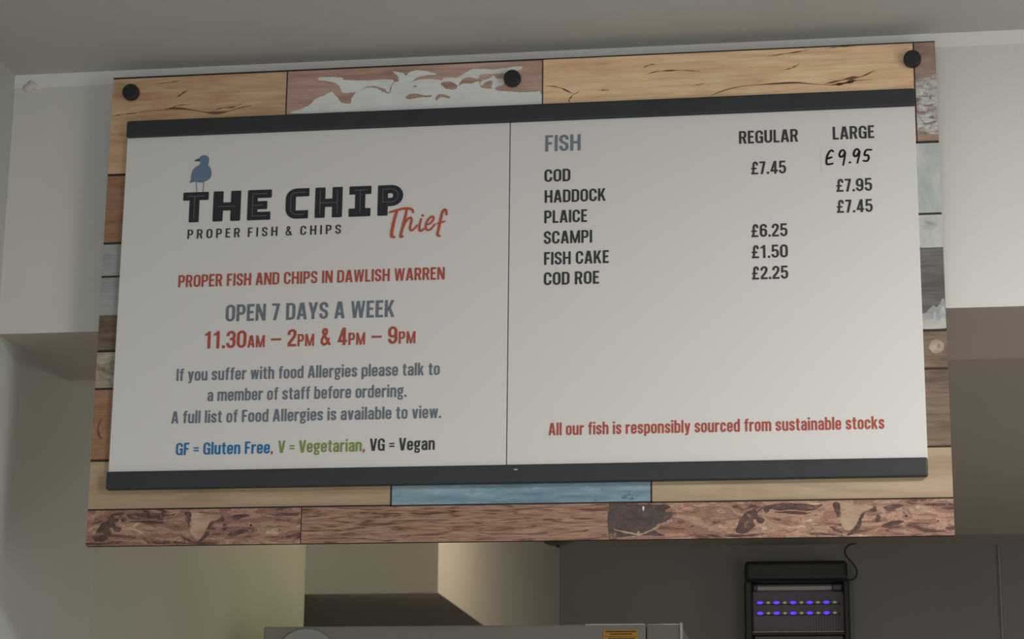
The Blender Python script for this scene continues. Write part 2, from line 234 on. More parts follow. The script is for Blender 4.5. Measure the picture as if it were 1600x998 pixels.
W_GRAIN = wood('rippled_grain_plank', [(0.35, (0.11, 0.055, 0.038)), (0.45, (0.28, 0.155, 0.105)), (0.66, (0.43, 0.28, 0.205))], 20, 230, 1.2, 3, off=(3, 0, 2), fine=0.18, fsx=20, fsz=300)
M_GAP = mat('dark_plank_joint', (0.032, 0.020, 0.018), 0.7)
M_CRACK = mat('dark_wood_crack', (0.17, 0.085, 0.05), 0.7)
M_EDGE = mat('pale_board_core', (0.55, 0.50, 0.44), 0.6)


# ------------------------------------------------------------------ mesh helpers
def link(name, bm, mats, parent=None, smooth=False):
    me = bpy.data.meshes.new(name)
    bm.to_mesh(me)
    bm.free()
    for m in (mats if isinstance(mats, (list, tuple)) else [mats]):
        me.materials.append(m)
    if smooth:
        for p in me.polygons:
            p.use_smooth = True
    o = bpy.data.objects.new(name, me)
    COL.objects.link(o)
    if parent:
        o.parent = parent
    return o


def tag(o, label, cat, group=None):
    o['label'] = label
    o['category'] = cat
    if group:
        o['group'] = group
    return o


def empty(name, loc, label, cat):
    o = bpy.data.objects.new(name, None)
    COL.objects.link(o)
    o.location = loc
    o.empty_display_size = 0.05
    return tag(o, label, cat)


def struct(o):
    o['kind'] = 'structure'
    return o


def box(bm, a, b, mi=0, bev=0.0, seg=2):
    r = bmesh.ops.create_cube(bm, size=1.0)
    vs = r['verts']
    for v in vs:
        v.co = Vector([a[i] + (v.co[i] + 0.5) * (b[i] - a[i]) for i in range(3)])
    fs = set(f for v in vs for f in v.link_faces)
    for f in fs:
        f.material_index = mi
    if bev:
        es = list(set(e for v in vs for e in v.link_edges))
        bmesh.ops.bevel(bm, geom=es, offset=bev, segments=seg, affect='EDGES', profile=0.5)
    return vs


def cyl(bm, p0, p1, r0, r1=None, seg=32, mi=0, bev=0.0):
    r1 = r0 if r1 is None else r1
    p0, p1 = Vector(p0), Vector(p1)
    d = p1 - p0
    q = d.to_track_quat('Z', 'Y').to_matrix().to_4x4()
    r = bmesh.ops.create_cone(bm, cap_ends=True, segments=seg, radius1=r0, radius2=r1, depth=d.length,
                              matrix=Matrix.Translation((p0 + p1) / 2) @ q)
    if bev:
        es = [e for e in set(e for v in r['verts'] for e in v.link_edges) if any(len(f.verts) > 4 for f in e.link_faces)]
        bmesh.ops.bevel(bm, geom=es, offset=bev, segments=2, affect='EDGES', profile=0.5)


def lathe(bm, c, prof, seg=40):
    rings = []
    for r, z in prof:
        rings.append([bm.verts.new((c[0] + r * math.cos(2 * math.pi * i / seg), c[1] + r * math.sin(2 * math.pi * i / seg), c[2] + z)) for i in range(seg)])
    for a, b in zip(rings, rings[1:]):
        for i in range(seg):
            j = (i + 1) % seg
            bm.faces.new((a[i], a[j], b[j], b[i]))
    bm.faces.new(rings[0])
    bm.faces.new(list(reversed(rings[-1])))
    bmesh.ops.recalc_face_normals(bm, faces=bm.faces)


def spline(pts, n=8, closed=False):
    P = [Vector((p[0], p[1])) for p in pts]
    out = []
    N = len(P)
    rng = range(N if closed else N - 1)
    for i in rng:
        if closed:
            a, b, c, d = P[i - 1], P[i], P[(i + 1) % N], P[(i + 2) % N]
        else:
            a = P[i - 1] if i else P[0] * 2 - P[1]
            b, c = P[i], P[i + 1]
            d = P[i + 2] if i + 2 < N else P[-1] * 2 - P[-2]
        for k in range(n):
            t = k / n
            out.append(0.5 * ((2 * b) + (c - a) * t + (2 * a - 5 * b + 4 * c - d) * t * t + (3 * b - a - 3 * c + d) * t ** 3))
    if not closed:
        out.append(P[-1])
    return [(v.x, v.y) for v in out]


def fillet(pts, closed=False, n=7):
    out = []
    N = len(pts)
    for i, p in enumerate(pts):
        r = p[2] if len(p) > 2 else 0
        if r <= 0 or (not closed and i in (0, N - 1)):
            out.append((p[0], p[1]))
            continue
        c = Vector(p[:2])
        a = Vector(pts[i - 1][:2])
        b = Vector(pts[(i + 1) % N][:2])
        da, db = a - c, b - c
        ra = min(r, da.length * (0.5 if (closed or 0 < i - 1) and len(pts[i - 1]) > 2 else 1.0))
        rb = min(r, db.length * (0.5 if (closed or i + 1 < N - 1) and len(pts[(i + 1) % N]) > 2 else 1.0))
        s, e = c + da.normalized() * ra, c + db.normalized() * rb
        ctr = s + e - c
        for k in range(n + 1):
            t = k / n * math.pi / 2
            v = ctr + (c - e) * math.cos(t) * 1.0 + (c - s) * math.sin(t) * 1.0
            # elliptical quarter between s and e (right-angle corners), blended to a quadratic for others
            q = s * (1 - k / n) ** 2 + c * 2 * (k / n) * (1 - k / n) + e * (k / n) ** 2
            dot = abs(da.normalized().dot(db.normalized()))
            v = q if dot > 0.2 else v
            out.append((v.x, v.y))
    res = []
    for q in out:
        if not res or (Vector(q) - Vector(res[-1])).length > 1e-6:
            res.append(q)
    if closed and (Vector(res[0]) - Vector(res[-1])).length < 1e-6:
        res.pop()
    return res


def ribbon(pts, wv, wh, closed=False, mode=None):
    """quads of a pen stroke; wv = width of upright strokes, wh = width of level strokes"""
    P = [Vector(p) for p in pts]
    N = len(P)
    L, R = [], []
    for i in range(N):
        a = P[i - 1] if (i or closed) else None
        b = P[(i + 1) % N] if (i < N - 1 or closed) else None
        if mode == 'd':
            w = wv(i / (N - 1)) if callable(wv) else wv
            nrm, off = Vector((1, 0)), w / 2
            L.append(P[i] - nrm * off)
            R.append(P[i] + nrm * off)
            continue
        t1 = (P[i] - a).normalized() if a is not None else None
        t2 = (b - P[i]).normalized() if b is not None else None
        t = (t1 + t2) if (t1 is not None and t2 is not None) else (t1 if t1 is not None else t2)
        if t.length < 1e-6:
            t = t1
        t = t.normalized()
        n = Vector((-t.y, t.x))

        def ow(tt):
            return math.hypot((wv * tt.y), (wh * tt.x)) / 2
        if t1 is not None and t2 is not None and t1.dot(t2) < 0.9:
            # mitre: intersect the two offset lines
            n1, n2 = Vector((-t1.y, t1.x)), Vector((-t2.y, t2.x))
            o1, o2 = ow(t1), ow(t2)
            det = n1.x * n2.y - n1.y * n2.x
            if abs(det) > 0.25:
                m = Vector(((o1 * n2.y - o2 * n1.y) / det, (n1.x * o2 - n2.x * o1) / det))
                L.append(P[i] + m)
                R.append(P[i] - m)
                continue
        o = ow(t)
        L.append(P[i] + n * o)
        R.append(P[i] - n * o)
    quads = []
    for i in range(N if closed else N - 1):
        j = (i + 1) % N
        quads.append([L[i], R[i], R[j], L[j]])
    return [[(v.x, v.y) for v in q] for q in quads]


# ------------------------------------------------------------------ condensed sans lettering, cap height = 1
SV, SH = 0.175, 0.140
XH = 0.765


def glyphs():
    G = {}
    v, h = SV, SH
    yb, yt = h / 2, 1 - h / 2

    def e(w):
        return v / 2, w - v / 2
    r = 0.2
    l, R = e(0.60)
    G['A'] = (0.62, [('d', [(v / 2, 0), (0.275, 1)]), ('d', [(0.62 - v / 2, 0), (0.345, 1)]), ('r', [(0.15, 0.27), (0.47, 0.27)])])
    l, R = e(0.57)
    G['C'] = (0.57, [('r', [(R, 0.65), (R, yt, r), (l, yt, r), (l, yb, r), (R, yb, r), (R, 0.36)])])
    G['D'] = (0.57, [('c', [(l, yb), (R, yb, .18), (R, yt, .18), (l, yt)])])
    G['E'] = (0.46, [('r', [(l, 0), (l, 1)]), ('r', [(0.02, yt), (0.45, yt)]), ('r', [(0.02, 0.52), (0.40, 0.52)]), ('r', [(0.02, yb), (0.45, yb)])])
    G['F'] = (0.45, [('r', [(l, 0), (l, 1)]), ('r', [(0.02, yt), (0.45, yt)]), ('r', [(0.02, 0.50), (0.39, 0.50)])])
    G['G'] = (0.58, [('r', [(0.58 - v / 2, 0.67), (0.58 - v / 2, yt, r), (l, yt, r), (l, yb, r), (0.44, yb, .12), (0.58 - v / 2, 0.2, .1), (0.58 - v / 2, 0.47), (0.31, 0.47)]), ('r', [(0.52, 0), (0.52, 0.3)], 0.11)])
    l, R = e(0.60)
    G['H'] = (0.60, [('r', [(l, 0), (l, 1)]), ('r', [(R, 0), (R, 1)]), ('r', [(0.02, 0.51), (0.58, 0.51)])])
    G['I'] = (0.175, [('r', [(l, 0), (l, 1)])])
    G['K'] = (0.60, [('r', [(l, 0), (l, 1)]), ('d', [(0.185, 0.36), (0.475, 1)]), ('d', [(0.27, 0.58), (0.50, 0)])])
    G['L'] = (0.44, [('r', [(l, 0), (l, 1)]), ('r', [(0.02, yb), (0.44, yb)])])
    G['M'] = (0.76, [('r', [(.08, 0), (.08, 1)], .16), ('r', [(.68, 0), (.68, 1)], .16), ('d', [(0.105, 1), (0.38, 0.0)], 0.14), ('d', [(0.655, 1), (0.38, 0.0)], 0.14)])
    G['N'] = (0.61, [('r', [(.08, 0), (.08, 1)], .16), ('r', [(.53, 0), (.53, 1)], .16), ('d', [(0.10, 1), (0.51, 0)], 0.18)])
    l, R = e(0.58)
    G['O'] = (0.58, [('c', [(l, yb, r), (R, yb, r), (R, yt, r), (l, yt, r)])])
    l, R = e(0.55)
    G['P'] = (0.55, [('r', [(l, 0), (l, 1)]), ('r', [(0.02, yt), (R, yt, .16), (R, 0.45, .16), (0.02, 0.45)])])
    G['R'] = (0.57, [('r', [(l, 0), (l, 1)]), ('r', [(0.02, yt), (R, yt, .16), (R, 0.48, .16), (0.02, 0.48)]), ('d', [(0.34, 0.48), (0.475, 0)])])
    l, R = e(0.54)
    G['S'] = (0.54, [('r', [(R, 0.69), (R, yt, .19), (l, yt, .19), (l, 0.60, .12), (R, 0.41, .12), (R, yb, .19), (l, yb, .19), (l, 0.32)])])
    G['T'] = (0.48, [('r', [(0.24, 0), (0.24, 1)]), ('r', [(0, yt), (0.48, yt)])])
    l, R = e(0.58)
    G['U'] = (0.58, [('r', [(l, 1), (l, yb, r), (R, yb, r), (R, 1)])])
    G['V'] = (0.59, [('d', [(v / 2, 1), (0.265, 0)]), ('d', [(0.59 - v / 2, 1), (0.325, 0)])])
    G['W'] = (0.86, [('d', [(.08, 1), (.225, 0)], .15), ('d', [(.405, 1), (.255, 0)], .13), ('d', [(.455, 1), (.605, 0)], .13), ('d', [(.78, 1), (.635, 0)], .15)])
    G['Y'] = (0.58, [('d', [(v / 2, 1), (0.265, 0.40)]), ('d', [(0.58 - v / 2, 1), (0.315, 0.40)]), ('r', [(0.29, 0.46), (0.29, 0)])])
    G['&'] = (0.66, [('s', [(0.60, 0.03), (0.44, 0.27), (0.24, 0.60), (0.165, 0.78), (0.19, 0.90), (0.28, 0.94), (0.37, 0.88), (0.375, 0.76), (0.29, 0.62), (0.15, 0.47), (0.09, 0.30), (0.12, 0.14), (0.23, 0.065), (0.36, 0.11), (0.46, 0.26), (0.51, 0.45)], .145)])
    # figures
    l, R = e(0.56)
    G['0'] = G['O']
    G['1'] = (0.47, [('r', [(0.29, 0), (0.29, 1)]), ('p', [(0.02, 0.74), (0.02, 0.86), (0.11, 0.89), (0.18, 0.94), (0.225, 1.0), (0.29, 1.0), (0.29, 0.80), (0.16, 0.76)])])
    G['2'] = (0.54, [('r', [(l, 0.67), (l, yt, r), (0.455, yt, r), (0.455, 0.60, .2), (0.10, 0.17, .06), (0.10, 0.05)]), ('r', [(0.02, yb), (0.54, yb)])])
    G['3'] = (0.56, [('r', [(l, 0.70), (l, yt, r), (R, yt, r), (R, 0.53, .14), (0.22, 0.53)]), ('r', [(0.22, 0.53), (R, 0.53, .14), (R, yb, r), (l, yb, r), (l, 0.30)])])
    G['4'] = (0.58, [('r', [(0.40, 0), (0.40, 1)]), ('d', [(0.36, 1), (0.085, 0.20)], .15), ('r', [(0.02, 0.24), (0.58, 0.24)])])
    G['5'] = (0.56, [('r', [(0.05, yt), (0.51, yt)]), ('r', [(0.125, 1), (0.105, 0.46)], .15), ('r', [(0.09, 0.50), (0.14, 0.58, .05), (R, 0.59, .18), (R, yb, r), (l, yb, r), (l, 0.28)])])
    G['6'] = (0.56, [('c', [(l, yb, r), (R, yb, r), (R, 0.57, .17), (l, 0.57, .17)]), ('r', [(l, 0.3), (l, yt, r), (R, yt, r), (R, 0.71)])])
    G['9'] = (0.56, [('c', [(l, yt, r), (R, yt, r), (R, 0.43, .17), (l, 0.43, .17)]), ('r', [(R, 0.7), (R, yb, r), (l, yb, r), (l, 0.29)])])
    G['7'] = (0.48, [('r', [(0, yt), (0.47, yt)]), ('d', [(0.385, 0.92), (0.17, 0)])])
    G['\u00a3'] = (0.55, [('r', [(0.45, 0.70), (0.45, yt, .15), (0.18, yt, .15), (0.18, 0.40, .06), (0.13, 0.06)], .16), ('r', [(0, 0.46), (0.42, 0.46)], .12), ('r', [(0.0, yb), (0.53, yb)])])
    G['.'] = (0.17, [('p', [(0, 0), (0.17, 0), (0.17, 0.17), (0, 0.17)])])
    G[','] = (0.17, [('p', [(0, 0.0), (0.06, 0), (0.02, -0.13), (0.09, -0.13), (0.17, 0.03), (0.17, 0.17), (0, 0.17)])])
    G['='] = (0.43, [('r', [(0, 0.56), (0.43, 0.56)], .11), ('r', [(0, 0.34), (0.43, 0.34)], .11)])
    G['\u2013'] = (0.62, [('r', [(0, 0.43), (0.62, 0.43)], .12)])
    # lower case
    xb, xt = 0.065, XH - 0.065
    q = 0.15
    l, R = e(0.51)
    G['a'] = (0.50, [('r', [(l, 0.54), (l, xt, q), (R - .01, xt, q), (R - .01, 0)]), ('r', [(R, 0.455), (l, 0.38, .12), (l, xb, .12), (0.29, xb, .08), (R, 0.17)])])
    G['b'] = (0.52, [('r', [(l, 0), (l, 1.02)]), ('r', [(0.1, 0.67), (0.2, xt, .08), (R + .01, xt, q), (R + .01, xb, q), (0.2, xb, .08), (0.1, 0.10)])])
    G['d'] = (0.52, [('r', [(R + .01, 0), (R + .01, 1.02)]), ('r', [(0.42, 0.67), (0.32, xt, .08), (l, xt, q), (l, xb, q), (0.32, xb, .08), (0.42, 0.10)])])
    G['c'] = (0.49, [('r', [(.40, 0.49), (.40, xt, q), (l, xt, q), (l, xb, q), (.40, xb, q), (.40, 0.28)])])
    G['e'] = (0.50, [('r', [(l, 0.37), (.41, 0.37), (.41, xt, q), (l, xt, q), (l, xb, q), (.41, xb, q), (.41, 0.24)])])
    G['f'] = (0.35, [('r', [(0.36, 0.955), (0.165, 0.955, .12), (0.165, 0)]), ('r', [(0, xt), (0.34, xt)], .12)])
    G['g'] = (0.53, [('c', [(l, 0.30, .13), (.40, 0.30, .13), (.40, xt, .13), (l, xt, .13)]), ('r', [(0.38, 0.70), (0.54, 0.73)], .11), ('r', [(0.16, 0.30), (0.10, 0.20, .05), (0.14, 0.12, .05), (.43, 0.09, .1), (.43, -0.155, .1), (l, -0.155, .1), (l, 0.03, .06), (0.2, 0.11)], .12)])
    G['h'] = (0.52, [('r', [(l, 0), (l, 1.02)]), ('r', [(0.1, 0.64), (0.22, xt, .1), (R + .01, xt, q), (R + .01, 0)])])
    G['i'] = (0.175, [('r', [(l, 0), (l, XH)]), ('p', [(0, .87), (.175, .87), (.175, 1.02), (0, 1.02)])])
    G['k'] = (0.52, [('r', [(l, 0), (l, 1.02)]), ('d', [(0.17, 0.28), (0.41, XH)]), ('d', [(0.24, 0.46), (0.43, 0)])])
    G['l'] = (0.175, [('r', [(l, 0), (l, 1.02)])])
    G['m'] = (0.82, [('r', [(l, 0), (l, XH)]), ('r', [(0.1, 0.64), (0.2, xt, .1), (.41, xt, .13), (.41, 0)]), ('r', [(0.42, 0.64), (0.52, xt, .1), (.735, xt, .13), (.735, 0)])])
    G['n'] = (0.52, [('r', [(l, 0), (l, XH)]), ('r', [(0.1, 0.64), (0.22, xt, .1), (R + .01, xt, q), (R + .01, 0)])])
    G['o'] = (0.51, [('c', [(l, xb, q), (R, xb, q), (R, xt, q), (l, xt, q)])])
    G['p'] = (0.52, [('r', [(l, -0.2), (l, XH)]), ('r', [(0.1, 0.67), (0.2, xt, .08), (R + .01, xt, q), (R + .01, xb, q), (0.2, xb, .08), (0.1, 0.10)])])
    G['r'] = (0.37, [('r', [(l, 0), (l, XH)]), ('r', [(0.1, 0.55), (0.2, 0.665, .1), (0.38, 0.695)], .15)])
    G['s'] = (0.47, [('r', [(.385, 0.52), (.385, xt, .14), (l, xt, .14), (l, 0.46, .09), (.385, 0.31, .09), (.385, xb, .14), (l, xb, .14), (l, 0.25)])])
    G['t'] = (0.36, [('r', [(0.165, 0.95), (0.165, xb, .1), (0.35, xb - .005)]), ('r', [(0, xt), (0.35, xt)], .12)])
    G['u'] = (0.52, [('r', [(R + .01, 0), (R + .01, XH)]), ('r', [(l, XH), (l, xb, q), (0.3, xb, .1), (.42, 0.13)])])
    G['v'] = (0.49, [('d', [(.08, XH), (.225, 0)], .165), ('d', [(.41, XH), (.265, 0)], .165)])
    G['w'] = (0.72, [('d', [(.075, XH), (.195, 0)], .145), ('d', [(.335, XH), (.22, 0)], .12), ('d', [(.385, XH), (.50, 0)], .12), ('d', [(.645, XH), (.525, 0)], .145)])
    G['y'] = (0.50, [('d', [(.085, XH), (.245, 0.02)], .165), ('d', [(.42, XH), (.24, -0.1)], .165), ('r', [(0.275, 0.02), (0.235, -0.135, .07), (0.05, -0.145)], .13)])
    return G


GL = glyphs()


def glyph_polys(ch, thin=1.0):
    out = []
    for s in GL[ch][1]:
        k, pts = s[0], s[1]
        w = s[2] if len(s) > 2 else None
        wv, wh = (w or SV) * thin, (w or SH) * thin
        if k == 'p':
            out.append(pts)
        elif k == 'd':
            out += ribbon(pts, wv * 1.02, wh, mode='d')
        elif k == 's':
            out += ribbon(spline(pts, 5), wv, wh)
        else:
            out += ribbon(fillet(pts, k == 'c'), wv, wh, closed=(k == 'c'))
    return out


def layout(text, gap, space, small):
    """list of (polys, x) with ~ switching to small capitals and back"""
    x = 0.0
    res = []
    sc = 1.0
    for ch in text:
        if ch == '~':
            sc = small if sc == 1.0 else 1.0
            continue
        if ch == ' ':
            x += space
            continue
        res.append((ch, x, sc))
        x += GL[ch][0] * sc + gap
    return res, x - gap


YL = -0.0066     # lettering plane, just proud of the white panel


def flat(bm, polys, y):
    # each stroke piece sits a hair in front of the one before, so that no two faces coincide
    for p in polys:
        k = y - (len(bm.faces) % 24) * 8e-6
        bm.faces.new([bm.verts.new((a, k, b)) for a, b in p])


def face_out(bm):
    for f in bm.faces:
        f.normal_update()
        if f.normal.y > 0:
            f.normal_flip()


def lettering(text, u0, u1, v, cap, m, parent, name='lettering', gap=0.10, space=0.30, small=0.70, thin=1.0, y=YL):
    items, width = layout(text, gap, space, small)
    sx = (u1 - u0) / width / 1000.0
    sy = cap / 1000.0
    bm = bmesh.new()
    for ch, x, sc in items:
        for p in glyph_polys(ch, thin):
            flat(bm, [[(u0 / 1000.0 + (x + a * sc) * sx, v / 1000.0 + b * sc * sy) for a, b in p]], y)
    face_out(bm)
    return link(name, bm, m, parent)


def mm(pts):
    return [(a / 1000.0, b / 1000.0) for a, b in pts]


# ------------------------------------------------------------------ the room
XL = -1.244          # left wall
YBK = 3.036          # front of the bulkhead
ZC = 2.7536          # shop ceiling
ZB = 2.3423          # underside of the bulkhead
XR = 2.6
ZK = 2.6426          # kitchen ceiling
YF = 7.2             # kitchen back wall
bm = bmesh.new(); box(bm, (-2.2, -2.6, -0.05), (XR + .1, YF + .1, 0)); struct(link('floor', bm, M_FLOOR))
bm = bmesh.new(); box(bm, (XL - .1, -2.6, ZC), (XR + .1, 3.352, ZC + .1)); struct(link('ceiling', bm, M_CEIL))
bm = bmesh.new(); box(bm, (XL - .1, -2.6, 0), (XL, 3.52, ZC)); struct(link('wall_left', bm, M_LEFT))
bm = bmesh.new(); box(bm, (XR, -2.6, 0), (XR + .1, 3.352, ZC)); struct(link('wall_right', bm, M_BULK))
bm = bmesh.new(); box(bm, (XL - .1, -2.7, 0), (XR + .1, -2.6, ZC + .1)); struct(link('wall_rear', bm, M_BULK))
bm = bmesh.new()
box(bm, (XL, YBK, ZB), (XR, 3.352, ZC))
for f in bm.faces:
    f.normal_update()
    f.material_index = 1 if f.normal.z < -0.9 else 0
bulk = struct(link('wall_front', bm, [M_BULK, M_KCEIL]))
bm = bmesh.new(); box(bm, (XL, YBK - 0.0025, 2.7315), (XR, YBK, ZC)); struct(link('trim_2', bm, mat('pale_top_strip', (0.75, 0.745, 0.725), 0.5)))  # thin strip along the top of the bulkhead, lighter than the wall
# dried filler lump at the top left corner of the bulkhead
bm = bmesh.new()
bmesh.ops.create_icosphere(bm, subdivisions=3, radius=0.011)
for v in bm.verts:
    k = 1 + 0.25 * math.sin(v.co.x * 400 + v.co.z * 260)
    v.co = Vector((v.co.x * 1.25 * k - 1.216, v.co.y * 0.6 + YBK, v.co.z * 0.75 * k + 2.735))
link('filler_lump', bm, M_BULK, bulk, True)
# kitchen behind
bm = bmesh.new(); box(bm, (-1.45, 3.52, 0), (-1.25, 5.0057, ZK)); struct(link('wall_kitchen_left', bm, M_GREEN))
bm = bmesh.new(); box(bm, (-1.9, 5.0057, 0), (-1.8, YF, ZK)); struct(link('wall_kitchen_recess', bm, M_FAR))
bm = bmesh.new(); box(bm, (-1.8, 5.0057, 2.2064), (-0.9316, YF, ZK), bev=0.003); struct(link('trim_1', bm, M_BEAM))
bm = bmesh.new(); box(bm, (-1.9, YF, 0), (XR + .1, YF + .1, ZK + .1)); struct(link('wall_back', bm, M_FAR))
bm = bmesh.new(); box(bm, (XR, 3.352, 0), (XR + .1, YF, ZK + .1)); struct(link('wall_kitchen_right', bm, M_FAR))
bm = bmesh.new()
box(bm, (-1.9, 3.352, ZK), (XR, YF, ZK + .1))
struct(link('ceiling_kitchen', bm, M_KCEIL))
# lowered part of the kitchen ceiling, level with the bulkhead
bm = bmesh.new()
box(bm, (0.12, 3.352, ZB), (XR, 4.484, ZK))
box(bm, (0.12, 4.484, ZB + 0.0025), (XR, 5.112, ZK))
struct(link('ceiling_lowered', bm, mat('shaded_ceiling_paint', (0.42, 0.365, 0.315), 0.7, vary=0.02, vscale=4)))  # kitchen ceiling colour darkened, so the fall-off of light is painted in

# ------------------------------------------------------------------ the menu sign
SX, SZ = 1.2234, 0.7137
sign = empty('menu_sign', (-1.0735, 3.0, 2.0153), 'wide chip shop menu sign, white panels with black rails on a wood-plank board', 'sign')
board_m = [M_GAP]


def mi(m):
    if m not in board_m:
        board_m.append(m)
    return board_m.index(m)


bm = bmesh.new()
box(bm, (0, 0, 0), (SX, 0.009, SZ), mi(M_GAP))
for f in bm.faces:
    f.normal_update()
    if f.normal.x > .9 or f.normal.x < -.9:
        f.material_index = mi(M_EDGE)
g = 0.8
planks = [
    (0, 315, 0, 51.5, W_BURL1), (316.5, 754, 0, 51.5, W_GRAIN), (755, 1223.4, 0, 50.5, W_BURL2),
    (0, 444, 53, 123.5, W_BEIGE), (445.5, 812, 53, 123.5, W_BLUE), (813.8, 1223.4, 52, 122, W_BEIGE),
    (0, 612, 125.2, 230.3, W_ORANGE), (612, 1223.4, 123.5, 231.5, W_GREYB),
    (0, 612, 231.8, 286.5, W_PALEM), (612, 1223.4, 233, 285.5, W_GREYB),
    (0, 612, 288.6, 342, W_GREYB), (0, 612, 342, 399.6, W_GREYW), (612, 1223.4, 287.6, 405, W_SLATE),
    (0, 612, 401.2, 451, W_GREYW), (612, 1223.4, 405.6, 454.2, W_PATCHY),
    (0, 612, 453, 558, W_ORANGE), (612, 1223.4, 456, 560.5, W_PALEG),
    (0, 270, 559.4, 710.8, W_TAN1), (271.5, 655.6, 559, 711, W_PEEL), (657, 1192.3, 562, 711.5, W_TAN2), (1193.6, 1223.4, 655, 712, W_WASH), (1193.6, 1223.4, 573, 655, W_PATCHWASH), (1193.6, 1223.4, 562.5, 573, W_WASH),
]


def quad(bm, u0, u1, v0, v1, y, k):
    f = bm.faces.new([bm.verts.new((a / 1000, y, b / 1000)) for a, b in ((u0, v0), (u1, v0), (u1, v1), (u0, v1))])
    f.material_index = k


for u0, u1, v0, v1, m in planks:
    quad(bm, u0, u1, v0, v1, -0.0003, mi(m))


jit = random.Random(21)


def patch(bm, pts, y, k, smooth=False, rag=0.0, lim=(0.1, 1223.3, 0.1, 713.5)):
    if smooth:
        pts = spline(pts, 4, True)
    if rag:
        pts = [(a + jit.uniform(-rag, rag), c + jit.uniform(-rag, rag) * .6) for a, c in pts]
    if lim:
        pts = [(max(lim[0], min(lim[1], a)), max(lim[2], min(lim[3], c))) for a, c in pts]
    pts = mm(pts)
    vs = [bm.verts.new((a, y, b)) for a, b in pts]
    f = bm.faces.new(vs)
    f.material_index = k
    return f


for k in ('white1', 'white2', 'white3', 'white4', 'white5'):
    patch(bm, [(min(654.5, a), max(618, c)) for a, c in PG[k]], -0.0005 - int(k[-1]) * 2e-5, mi(W_WHITE), True, 0.9, (272, 655.4, 600, 710.5))
for k in ('brown1', 'brown2', 'brown3'):
    patch(bm, PG[k], -0.0007, mi(W_PEEL), True, 0.7)
# slanting top edge of the whitewash on the top right plank
patch(bm, [(1193.8, 640), (1193.8, 656), (1203, 656), (1213, 659), (1223, 664), (1223, 640)], -0.0006, mi(W_PATCHWASH))
# burl figure: the same printed plank shows twice, at the left and 917 mm further right
for du, skip in ((0, ()), (917, ())):
    for k in ('mo1', 'mo1b', 'mo1c', 'mo2', 'mo3', 'mo4', 'mo5', 'mo6', 'mo7', 'mo8', 'mo9', 'mo10', 'mo11', 'kb1', 'kb2'):
        kb = k.startswith('kb')
        pts = [(max(0.6, min(1223.0, a + du)), max(0.8, min(49.8, c))) for a, c in PG[k]]
        patch(bm, pts, -0.0005 if kb else -0.0006, mi(W_KNOB if kb else M_BURLDARK), True, 0.9)
    for a, c, r in ((242.7, 27.0, 1.6), (285, 20, 1.1), (312, 44, .7), (312, 40, .6), (312, 36, .7)):
        if a + du < 1222:
            patch(bm, [(a + du + r * math.cos(t * .785), c + r * math.sin(t * .785)) for t in range(8)], -0.0007, mi(M_GAP))
patch(bm, [(a, max(0.3, min(50, c))) for a, c in PG['fl1']], -0.0005, mi(W_FLAKE), True, 1.2)
patch(bm, [(a, max(0.3, c)) for a, c in PG['flv']], -0.0007, mi(W_KNOB), True, 0.4)
patch(bm, PG['flw'], -0.0007, mi(W_WHITE))
# dark joints between the plank rows, where the sides show them
for u0, u1, v0, v1 in ((0, 30, 122.6, 126.2), (0, 30, 229.2, 232.2), (0, 30, 285.4, 289.2), (0, 30, 399, 402), (0, 30, 450.2, 453.6), (0, 30, 556.6, 560.4),
                       (1190, 1223.4, 121.2, 123.9), (1190, 1223.4, 230.6, 233.4), (1190, 1223.4, 284.8, 288), (1190, 1223.4, 453.6, 456.6), (1190, 1223.4, 559.6, 563),
                       (0, 444, 51.4, 53.6), (444, 814, 50.9, 53.0), (813, 1223.4, 50.2, 52.4), (443.6, 446, 51, 82), (811.8, 814, 51, 82), (270, 271.8, 640, 711), (655.6, 657.3, 640, 711), (1192, 1193.8, 562, 711)):
    quad(bm, u0, u1, v0, v1, -0.0008, mi(M_GAP))


def crack(bm, pts, w, k):
    P = spline(mm(pts), 5)
    N = len(P)
    vs = []
    for i, p in enumerate(P):
        a, b = Vector(P[max(0, i - 1)]), Vector(P[min(N - 1, i + 1)])
        t = (b - a).normalized()
        n = Vector((-t.y, t.x))
        s = i / (N - 1)
        ww = w / 1000 * (0.15 + math.sin(math.pi * s) * (0.55 + 0.45 * math.sin(s * 17 + len(pts))))
        vs.append((Vector(p) + n * ww / 2, Vector(p) - n * ww / 2))
    for (a, b), (c, d) in zip(vs, vs[1:]):
        f = bm.faces.new([bm.verts.new((q.x, -0.0006, q.y)) for q in (a, b, d, c)])
        f.material_index = k


for k, w in (('ck1', 4.2), ('ck1b', 1.8), ('ck1c', 1.6), ('ck1d', 2.2), ('ck1e', 1.2), ('ck1f', 3), ('ck2', 2.2), ('ck2b', 2.4), ('ck2c', 2.2), ('ck2d', 2.6), ('ck2e', 1.6),
             ('ck2f', 1.8), ('ck2g', 2), ('ck2h', 1.2), ('ck3', 4.2), ('ck3b', 5.5), ('ck3c', 1.8), ('ck3d', 1.6)):
    crack(bm, PG[k], w, mi(M_CRACK))
# knot on the warm plank at the left and on the grey one at the right
for (cu, cv, ru, rv, m, y) in ((13, 171, 6, 15, M_KNOT, -0.0005), (15.5, 173, 5.5, 14, W_ORANGE, -0.0006), (1209, 263, 10, 10, W_PALEM, -0.0005), (1212, 264, 2.6, 2.8, W_WASH, -0.0006)):
    patch(bm, [(min(1223, cu + ru * math.cos(t * .5236) * (1 + .12 * math.sin(t * 2.3))), cv + rv * math.sin(t * .5236)) for t in range(12)], y, mi(m), True, .8)
